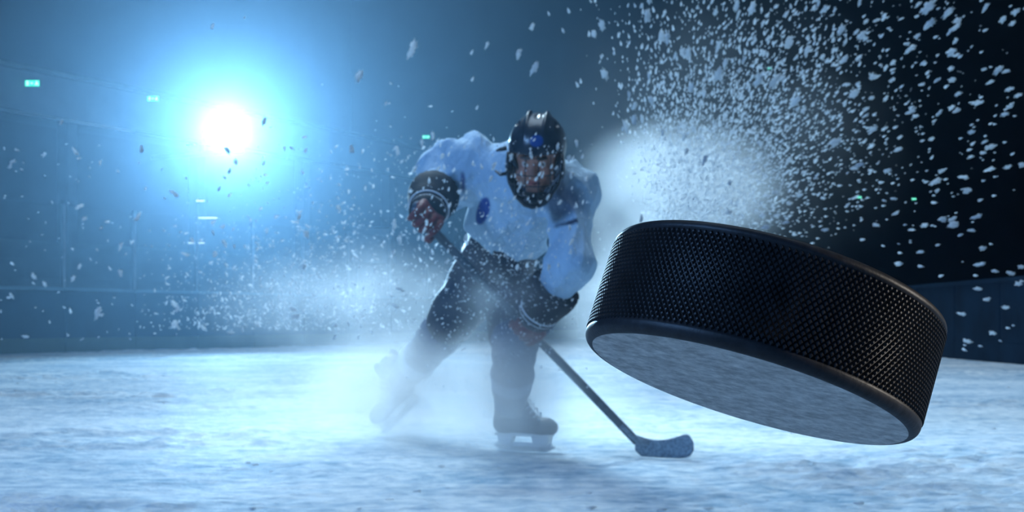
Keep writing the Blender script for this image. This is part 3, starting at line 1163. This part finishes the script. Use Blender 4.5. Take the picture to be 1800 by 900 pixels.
        def boot(p):
            q = (p - org) @ A
            d = cap(q, (-0.095, 0, 0.112), (0.095, 0, 0.100), 0.042, 0.040)
            d = su(d, ell(q, (0.105, 0, 0.102), (0.052, 0.044, 0.038)), 0.02)
            d = su(d, cap(q, (-0.088, 0, 0.12), (-0.085, 0, 0.245), 0.046, 0.055), 0.035)
            d = su(d, cap(q, (0.03, 0, 0.125), (-0.05, 0, 0.215), 0.034, 0.045), 0.03)
            d = su(d, ell(q, (-0.025, 0, 0.262), (0.018, 0.040, 0.045)), 0.012)     # tongue
            d = su(d, ell(q, (-0.135, 0, 0.262), (0.014, 0.034, 0.045)), 0.012)     # tendon guard
            return np.maximum(d, 0.072 - q[:, 2])
        sdf('boot', boot, org - 0.34, org + 0.38, 0.009, 'boot', g)
        m = MB()
        m.box(W(0, 0, 0.070), (0.255, 0.062, 0.012), A)
        m.box(W(-0.085, 0, 0.048), (0.060, 0.036, 0.040), A, 1.25)
        m.box(W(0.085, 0, 0.048), (0.070, 0.036, 0.040), A, 1.25)
        m.box(W(0, 0, 0.028), (0.265, 0.016, 0.018), A)
        bevel(m.build('blade_holder', 'holder', g), 0.004)
        n = 14
        V = []
        for yy in (-0.0018, 0.0018):
            for i in range(n):
                x = -0.145 + 0.29 * i / (n - 1)
                V.append(W(x, yy, 0.020 * (abs(x) / 0.145) ** 8))
            for i in range(n):
                x = -0.145 + 0.29 * i / (n - 1)
                V.append(W(x, yy, 0.026))
        Q = []
        for i in range(n - 1):
            Q += [[i, i + 1, n + i + 1, n + i], [2 * n + i + 1, 2 * n + i, 3 * n + i, 3 * n + i + 1], [i + 1, i, 2 * n + i, 2 * n + i + 1]]
        mk('blade', V, Q, 'steel', g)
        for k in range(6):
            x, zz = 0.050 - 0.017 * k, 0.150 + 0.0175 * k
            MB().tube([W(x + .012, -0.033, zz - 0.006), W(x + 0.028, 0, zz + 0.016), W(x + .012, 0.033, zz - 0.006)], 0.0034, 5).build('lace', 'piping', g)
        return g
    skate(J['anL'], (0.86, -0.5), 0.0, 'dark skate planted flat on the ice')
    skate(J['anR'], (-0.55, -0.55), 0.62, 'trailing skate pushing off on its toe, veiled by snow')


build_player()


def build_stick():
    r = empty('hockey_stick', tuple(np.array([SB[0], SB[1], 0])))
    tag(r, 'dark hockey stick held low across the player, blade on the ice', 'stick')
    sidev = nrm(np.cross(SD, [0.2, 1, 0.1]))
    oth = np.cross(SD, sidev)
    R = np.stack([SD, sidev, oth], 1)
    L = np.linalg.norm(SB - SA)
    o = MB().box((SA + SB) / 2, (L, 0.031, 0.024), R).build('shaft', 'shaft', r)
    bevel(o, 0.005)
    o = MB().box(SA + SD * 0.03, (0.10, 0.034, 0.027), R).build('grip_tape', 'grip', r)
    bevel(o, 0.006)
    o = MB().box(SA - SD * 0.012, (0.022, 0.038, 0.030), R).build('butt_cap', 'blackplastic', r)
    bevel(o, 0.006)
    # blade: a curved paddle on the ice
    d0 = nrm([0.80, -0.60, 0])
    nrm_ = np.array([-d0[1], d0[0], 0])
    n, mrow = 18, 6
    V = []
    heel = np.array([SB[0], SB[1], 0.0]) - d0 * 0.005
    for sd in (-1, 1):
        for i in range(n):
            t = i / (n - 1)
            x = t * 0.245
            curve = 0.030 * t ** 2.2
            bot = 0.004 + 0.012 * max(0, t - 0.75) ** 1.0 * 2 + (0.022 * (1 - t / 0.12) if t < 0.12 else 0)
            topz = 0.088 - 0.022 * math.sin(math.pi * min(1, t * 1.15)) + 0.014 * t
            if t > 0.86:
                k = (t - 0.86) / 0.14
                c = math.sqrt(max(0, 1 - k * k))
                mid = 0.05
                bot, topz = mid + (bot - mid) * (0.35 + .65 * c), mid + (topz - mid) * (0.35 + .65 * c)
            for jj in range(mrow):
                zz = bot + (topz - bot) * jj / (mrow - 1)
                V.append(heel + d0 * x + nrm_ * (curve + sd * 0.0045) + np.array([0, 0, zz]))
    Q = []
    K = n * mrow
    ix = lambda s_, i, jj: s_ * K + i * mrow + jj
    for i in range(n - 1):
        for jj in range(mrow - 1):
            Q += [[ix(0, i, jj), ix(0, i + 1, jj), ix(0, i + 1, jj + 1), ix(0, i, jj + 1)], [ix(1, i, jj + 1), ix(1, i + 1, jj + 1), ix(1, i + 1, jj), ix(1, i, jj)]]
        for jj in (0, mrow - 1):
            Q.append([ix(0, i, jj), ix(1, i, jj), ix(1, i + 1, jj), ix(0, i + 1, jj)] if jj == 0 else [ix(0, i, jj), ix(0, i + 1, jj), ix(1, i + 1, jj), ix(1, i, jj)])
    for i in (0, n - 1):
        for jj in range(mrow - 1):
            Q.append([ix(0, i, jj), ix(0, i, jj + 1), ix(1, i, jj + 1), ix(1, i, jj)])
    mk('blade', V, Q, 'tape', r, True)
    MB().tube([SB - SD * 0.10, SB - SD * 0.03, SB + d0 * 0.02 - np.array([0, 0, 0.0]), SB + d0 * 0.06 + np.array([0, 0, -0.005])], [0.019, 0.019, 0.018, 0.010], 8, flat=0.7).build('hosel', 'tape', r, True)


build_stick()


# ------------------------------------------------------------------ flying snow
def ico(sub, seed, rough):
    bm = bmesh.new()
    bmesh.ops.create_icosphere(bm, subdivisions=sub, radius=1)
    r = np.random.default_rng(seed)
    V = np.array([v.co[:] for v in bm.verts])
    f = [[v.index for v in q.verts] for q in bm.faces]
    bm.free()
    dirs = r.normal(size=(5, 3))
    V = V * (1 + rough * sum(np.sin(V @ d * 1.6 + i) for i, d in enumerate(dirs)) / 2.2)[:, None]
    V *= 1 + rough * 0.4 * r.normal(size=(len(V), 1)) if sub < 3 else 0.45 + 0.75 * r.random((len(V), 1)) ** 1.5
    return V, np.array(f)


def snow():
    P, S, D = [], [], []          # position, radius (m), long axis

    def put(px, py, Y, size_px, axis):
        p = at(px, py, Y)
        if p[2] < 0.02:
            return
        P.append(p)
        S.append(max(0.5 * size_px * Y / F, 0.0008))
        D.append(axis)
    O = at(1165, 440, 5.7)
    # fan thrown up from the stick: rises, spreads, and comes towards the lens as it spreads
    for k in range(9500):
        ang = math.radians(rng.triangular(2, 62, 112))
        r = 0.06 + rng.gamma(1.7, 0.30)
        if r > 2.6:
            continue
        Y = 5.9 - 0.85 * r + rng.normal() * 0.42
        Y = min(max(Y, 2.2), 7.2)
        c = O + np.array([math.cos(ang) * r, 0, math.sin(ang) * r])
        x = 900 + F * c[0] / 5.7 + rng.normal() * 14
        y = HOR - F * (c[2] - CAMH) / 5.7 + rng.normal() * 14
        big = rng.random() ** 3
        sz = (1.2 + 1.9 * rng.random()) + (0.8 + 8.0 * min(r, 1.6) / 1.6) * big
        a = ang + rng.normal() * 0.25
        put(x, y, Y, sz, (math.cos(a), -0.35, math.sin(a)))
    # sparse outliers far out in the dark
    for k in range(230):
        x, y = rng.uniform(1080, 1810), rng.uniform(-20, 620)
        if y > 380 + (x - 1100) * 0.45 and x < 1660:
            continue
        a = math.atan2(440 - y, max(x - 1165, 1)) + rng.normal() * 0.2
        put(x, y, rng.uniform(2.4, 5.0), rng.uniform(4, 12) * (0.6 + 0.6 * rng.random()), (math.cos(a), -0.3, math.sin(a)))
    # powder grains over the player's hips, chest and legs
    for k in range(1100):
        x = rng.normal(890, 75)
        y = rng.normal(500, 85)
        put(x, y, rng.uniform(4.65, 5.2), 1.2 + 2.8 * rng.random() ** 3, (rng.normal(), 0, rng.normal()))
    for k in range(300):
        put(rng.uniform(690, 1040), rng.uniform(235, 470), rng.uniform(4.2, 4.9), 2.0 + 6.5 * rng.random() ** 2.5, (0.35 + .3 * rng.normal(), 0, 1))
    # plume blown off to the left
    for k in range(1900):
        x = rng.triangular(230, 560, 830)
        y = 600 - abs(rng.normal()) * (60 + 0.16 * (x - 200)) - 20
        put(x, y, rng.uniform(5.2, 7.5), 1.6 + 4.6 * rng.random() ** 4, (rng.normal(), 0, rng.normal()))
    for k in range(260):
        put(rng.uniform(0, 760), rng.uniform(250, 600), rng.uniform(3.2, 6.5), 2.5 + 9 * rng.random() ** 4, (rng.normal(), 0, rng.normal()))
    # single clumps seen one by one in the photograph
    for x, y, s in ((725, 87, 26), (631, 133, 21), (373, 47, 10), (430, 31, 5), (935, 47, 15), (940, 118, 24), (911, 97, 18), (856, 80, 11), (829, 93, 9),
                    (830, 140, 9), (838, 190, 8), (678, 183, 8), (172, 549, 22), (128, 491, 12), (212, 433, 13), (312, 543, 12), (377, 447, 12), (108, 215, 11),
                    (18, 292, 12), (465, 212, 14), (525, 383, 12), (537, 265, 10), (463, 288, 9), (385, 333, 9), (1058, 45, 20), (1138, 28, 26), (1060, 40, 12),
                    (1385, 76, 22), (1322, 14, 20), (1296, 10, 18), (1515, 62, 20), (1632, 14, 34), (1672, 92, 22), (1668, 20, 24), (1632, 44, 24), (1680, 48, 18),
                    (1362, 140, 26), (1262, 130, 26), (1210, 92, 20), (1163, 64, 22), (1480, 52, 18), (1418, 90, 18), (1600, 86, 18), (1484, 105, 18), (1500, 165, 20),
                    (1332, 142, 24), (1468, 250, 24), (1400, 176, 22), (1680, 195, 14), (1602, 195, 16), (1775, 157, 14), (1785, 20, 16), (1740, 258, 20), (1700, 335, 18),
                    (1720, 508, 14), (1775, 480, 14), (1690, 552, 12), (1768, 540, 12), (1745, 585, 12), (1700, 600, 16), (1560, 300, 16), (1580, 262, 14), (1655, 385, 14),
                    (1100, 222, 20), (1062, 130, 20), (1045, 60, 14), (1000, 20, 10), (1015, 150, 10), (990, 55, 9), (965, 25, 8)):
        a = math.atan2(440 - y, x - 1165) if x > 960 else 1.1
        put(x, y, 3.4 + 0.05 * ((x * 7 + y * 3) % 30), s * 0.70, (math.cos(a), -0.2, math.sin(a)))
    P, S, D = np.array(P), np.array(S), np.array(D)
    app = S / P[:, 1]
    order = np.argsort(-app)
    px = 900 + F * P[:, 0] / P[:, 1]
    py = HOR - F * (P[:, 2] - CAMH) / P[:, 1]
    inside = (px > -5) & (px < 1805) & (py > -5) & (py < 900)
    order = [i for i in order if inside[i]]

    def frame(d):
        z = nrm(d)
        x = nrm(np.cross(z, rng.normal(size=3)))
        return np.stack([x, np.cross(z, x), z], 1)
    variants = []
    for k in range(7):
        V, f = ico(3, 50 + k, 0.22)
        me = bpy.data.meshes.new('snow_clump')
        me.from_pydata(V.tolist(), [], f.tolist())
        me.materials.append(M['snow'])
        me.polygons.foreach_set('use_smooth', [True] * len(me.polygons))
        variants.append(me)
    single = order[:280]
    for i in single:
        o = bpy.data.objects.new('snow_clump', variants[i % 7])
        col.objects.link(o)
        A = frame(D[i])
        sc_ = np.array([0.75, 0.75, 1.6]) * S[i]
        mat = Matrix([[*(A[r] * sc_), P[i][r]] for r in range(3)] + [[0, 0, 0, 1]])
        o.matrix_world = mat
        x, y, d_ = px[i], py[i], 2 * app[i] * F
        size = 'large' if d_ > 16 else 'medium' if d_ > 11 else 'small'
        shape = ('rounded', 'lumpy', 'elongated')[i % 7 % 3]
        if x > 1640 and y > 330:
            where = 'beside the outer end of the puck, ' + ('low over the ice' if y > 520 else 'level with its top')
            g = 'snow clumps beside the puck'
        elif x > 1640:
            where = 'in the outermost corner of spray, ' + ('near the top edge' if y < 130 else 'midway down')
            g = 'snow clumps in the outermost spray'
        elif x > 1400:
            where = 'over the puck\'s outer half, ' + ('near the top edge' if y < 130 else 'halfway up the spray' if y < 270 else 'just over its edge')
            g = 'snow clumps over the outer half of the puck'
        elif x > 1200:
            where = 'over the puck\'s middle, ' + ('near the top edge' if y < 130 else 'halfway up the spray' if y < 260 else 'in the thick of the burst')
            g = 'snow clumps over the middle of the puck'
        elif x > 1010:
            where = 'between helmet and puck, ' + ('near the top edge' if y < 110 else 'level with the helmet' if y < 260 else 'in the thick of the burst')
            g = 'snow clumps between helmet and puck'
        elif x > 690:
            where = 'in the air above the helmet' if y < 195 else 'right in front of the player'
            g = 'snow clumps around the player'
        else:
            where = 'in the clear air above the floodlight' if y < 160 else 'drifting below the floodlight' if y > 300 else 'level with the floodlight'
            g = 'snow clumps on the floodlight side'
        lab = size + ' ' + shape + ' snow clump ' + where
        tag(o, lab, 'snow clump', g)
    rest = np.array(order[280:])
    V0, f0 = ico(1, 3, 0.25)
    n = len(V0)
    sel = rest
    A = np.stack([frame(D[i]) for i in sel])
    stretch = np.array([0.75, 0.75, 1.35])
    W = np.einsum('nij,nkj->nki', A, (V0 * stretch)[None] * S[sel][:, None, None]) + P[sel][:, None, :]
    Q = (f0[None] + (np.arange(len(sel)) * n)[:, None, None]).reshape(-1, 3)
    o = mk('snow_spray', W.reshape(-1, 3), Q, 'snow', None, True)
    tag(o, 'fine snow spray thrown up around the player and the puck', 'snow', kind='stuff')
    # crumbs lying on the ice
    n_ = 700
    Yc = 3.6 + 9 * rng.random(n_) ** 1.6
    Xc = rng.uniform(-1, 1, n_) * Yc * 0.42
    ok = rng.random(n_) < np.clip((lattice(Xc * 1.3 + 50, Yc * 1.8 + 20, 9) - 0.35) * 3, 0.05, 1)
    Xc, Yc = Xc[ok], Yc[ok]
    r = 0.002 + 0.006 * rng.random(len(Xc)) ** 4
    V0, f0 = ico(1, 8, 0.3)
    W = V0[None] * np.array([2.6, 1.6, 0.6]) * r[:, None, None] + np.stack([Xc, Yc, r * 0.4], 1)[:, None, :]
    Q = (f0[None] + (np.arange(len(Xc)) * len(V0))[:, None, None]).reshape(-1, 3)
    o = mk('ice_shavings', W.reshape(-1, 3), Q, 'crumb', None, True)
    tag(o, 'loose ice shavings scattered over the rink surface', 'snow', kind='stuff')


snow()


# ------------------------------------------------------------------ haze in the hall and powder mist round the player
def volume_mat(name, build):
    m, n, l = nt(name)
    n.remove(n['Principled BSDF'])
    v = n.new('ShaderNodeVolumeScatter')
    v = build(n, l, v) or v
    l.new(v.outputs[0], n['Material Output'].inputs['Volume'])
    return m


def hall_haze(n, l, v):
    # fine droplets: a white forward lobe round the lamp and a wide blue lobe
    v.inputs['Color'].default_value = (0.95, 0.98, 1.0, 1)
    v.inputs['Density'].default_value = 0.0010
    v.inputs['Anisotropy'].default_value = 0.86
    v2 = n.new('ShaderNodeVolumeScatter')
    v2.inputs['Color'].default_value = (0.16, 0.58, 1.0, 1)
    v2.inputs['Density'].default_value = 0.0020
    v2.inputs['Anisotropy'].default_value = 0.68
    ad = n.new('ShaderNodeAddShader')
    l.new(v.outputs[0], ad.inputs[0])
    l.new(v2.outputs[0], ad.inputs[1])
    return ad


o = MB().box((-9.4, 21, 6.2), (21.8, 46, 12.3)).build('haze', volume_mat('hall_haze', hall_haze))
tag(o, 'thin blue haze filling the hall and glowing round the floodlight', 'haze', kind='stuff')

def mist_mat(blobs, MC, seed):
    def mist(n, l, v):
        tc = n.new('ShaderNodeTexCoord')
        tot = None
        for c, r_, amt in blobs:
            mp = n.new('ShaderNodeMapping')
            mp.vector_type = 'TEXTURE'
            mp.inputs['Location'].default_value = tuple(c - MC)
            mp.inputs['Scale'].default_value = r_
            l.new(tc.outputs['Object'], mp.inputs['Vector'])
            ln = n.new('ShaderNodeVectorMath')
            ln.operation = 'LENGTH'
            l.new(mp.outputs[0], ln.inputs[0])
            mr = n.new('ShaderNodeMapRange')
            mr.interpolation_type = 'SMOOTHSTEP'
            mr.inputs['From Min'].default_value = 1.0
            mr.inputs['From Max'].default_value = 0.1
            mr.inputs['To Min'].default_value = 0.0
            mr.inputs['To Max'].default_value = amt
            l.new(ln.outputs['Value'], mr.inputs['Value'])
            if tot is None:
                tot = mr.outputs['Result']
            else:
                a = n.new('ShaderNodeMath')
                a.operation = 'ADD'
                l.new(tot, a.inputs[0])
                l.new(mr.outputs['Result'], a.inputs[1])
                tot = a.outputs[0]
        nz = n.new('ShaderNodeTexNoise')
        nz.noise_dimensions = '4D'
        nz.inputs['W'].default_value = seed
        nz.inputs['Scale'].default_value = 3.2
        nz.inputs['Detail'].default_value = 2
        l.new(tc.outputs['Object'], nz.inputs['Vector'])
        mr = n.new('ShaderNodeMapRange')
        mr.inputs['From Min'].default_value = 0.32
        mr.inputs['From Max'].default_value = 0.68
        mr.inputs['To Min'].default_value = 0.15
        mr.inputs['To Max'].default_value = 1.7
        l.new(nz.outputs['Fac'], mr.inputs['Value'])
        mu = n.new('ShaderNodeMath')
        mu.operation = 'MULTIPLY'
        l.new(tot, mu.inputs[0])
        l.new(mr.outputs['Result'], mu.inputs[1])
        l.new(mu.outputs[0], v.inputs['Density'])
        v.inputs['Color'].default_value = (0.95, 0.98, 1.0, 1)
        v.inputs['Anisotropy'].default_value = 0.45
    return mist


CLOUDS = [
    ('white powder mist swirling round the player\'s legs and skates', [
        (at(800, 725, 5.80), (1.40, 1.00, 0.36), 1.0),
        (at(890, 700, 5.15), (0.38, 0.32, 0.38), 4.5),
        (at(690, 690, 5.95), (0.50, 0.42, 0.38), 3.6)]),
    ('thin veil of powder over the player\'s hips', [
        (at(900, 535, 5.00), (0.26, 0.18, 0.18), 1.6)]),
    ('low plume of powder drifting away under the floodlight', [
        (at(610, 540, 6.60), (0.85, 0.55, 0.38), 0.8)]),
    ('bright burst of powder behind the top of the puck', [
        (at(1195, 345, 5.65), (0.52, 0.36, 0.38), 5.0),
        (at(1085, 520, 5.95), (0.36, 0.35, 0.48), 2.2),
        (at(1260, 240, 5.60), (0.95, 0.40, 0.75), 0.16)]),
]
for q, (lab, blobs) in enumerate(CLOUDS):
    mlo = np.min([c - np.array(r_) for c, r_, _ in blobs], axis=0)
    mhi = np.max([c + np.array(r_) for c, r_, _ in blobs], axis=0)
    mlo[2] = max(mlo[2], 0.02)
    MC = (mlo + mhi) / 2
    o = MB().box(MC, tuple(mhi - mlo)).build('snow_mist', volume_mat('powder_mist', mist_mat(blobs, MC, q * 3.1)), loc=tuple(MC))
    tag(o, lab, 'mist', kind='stuff')
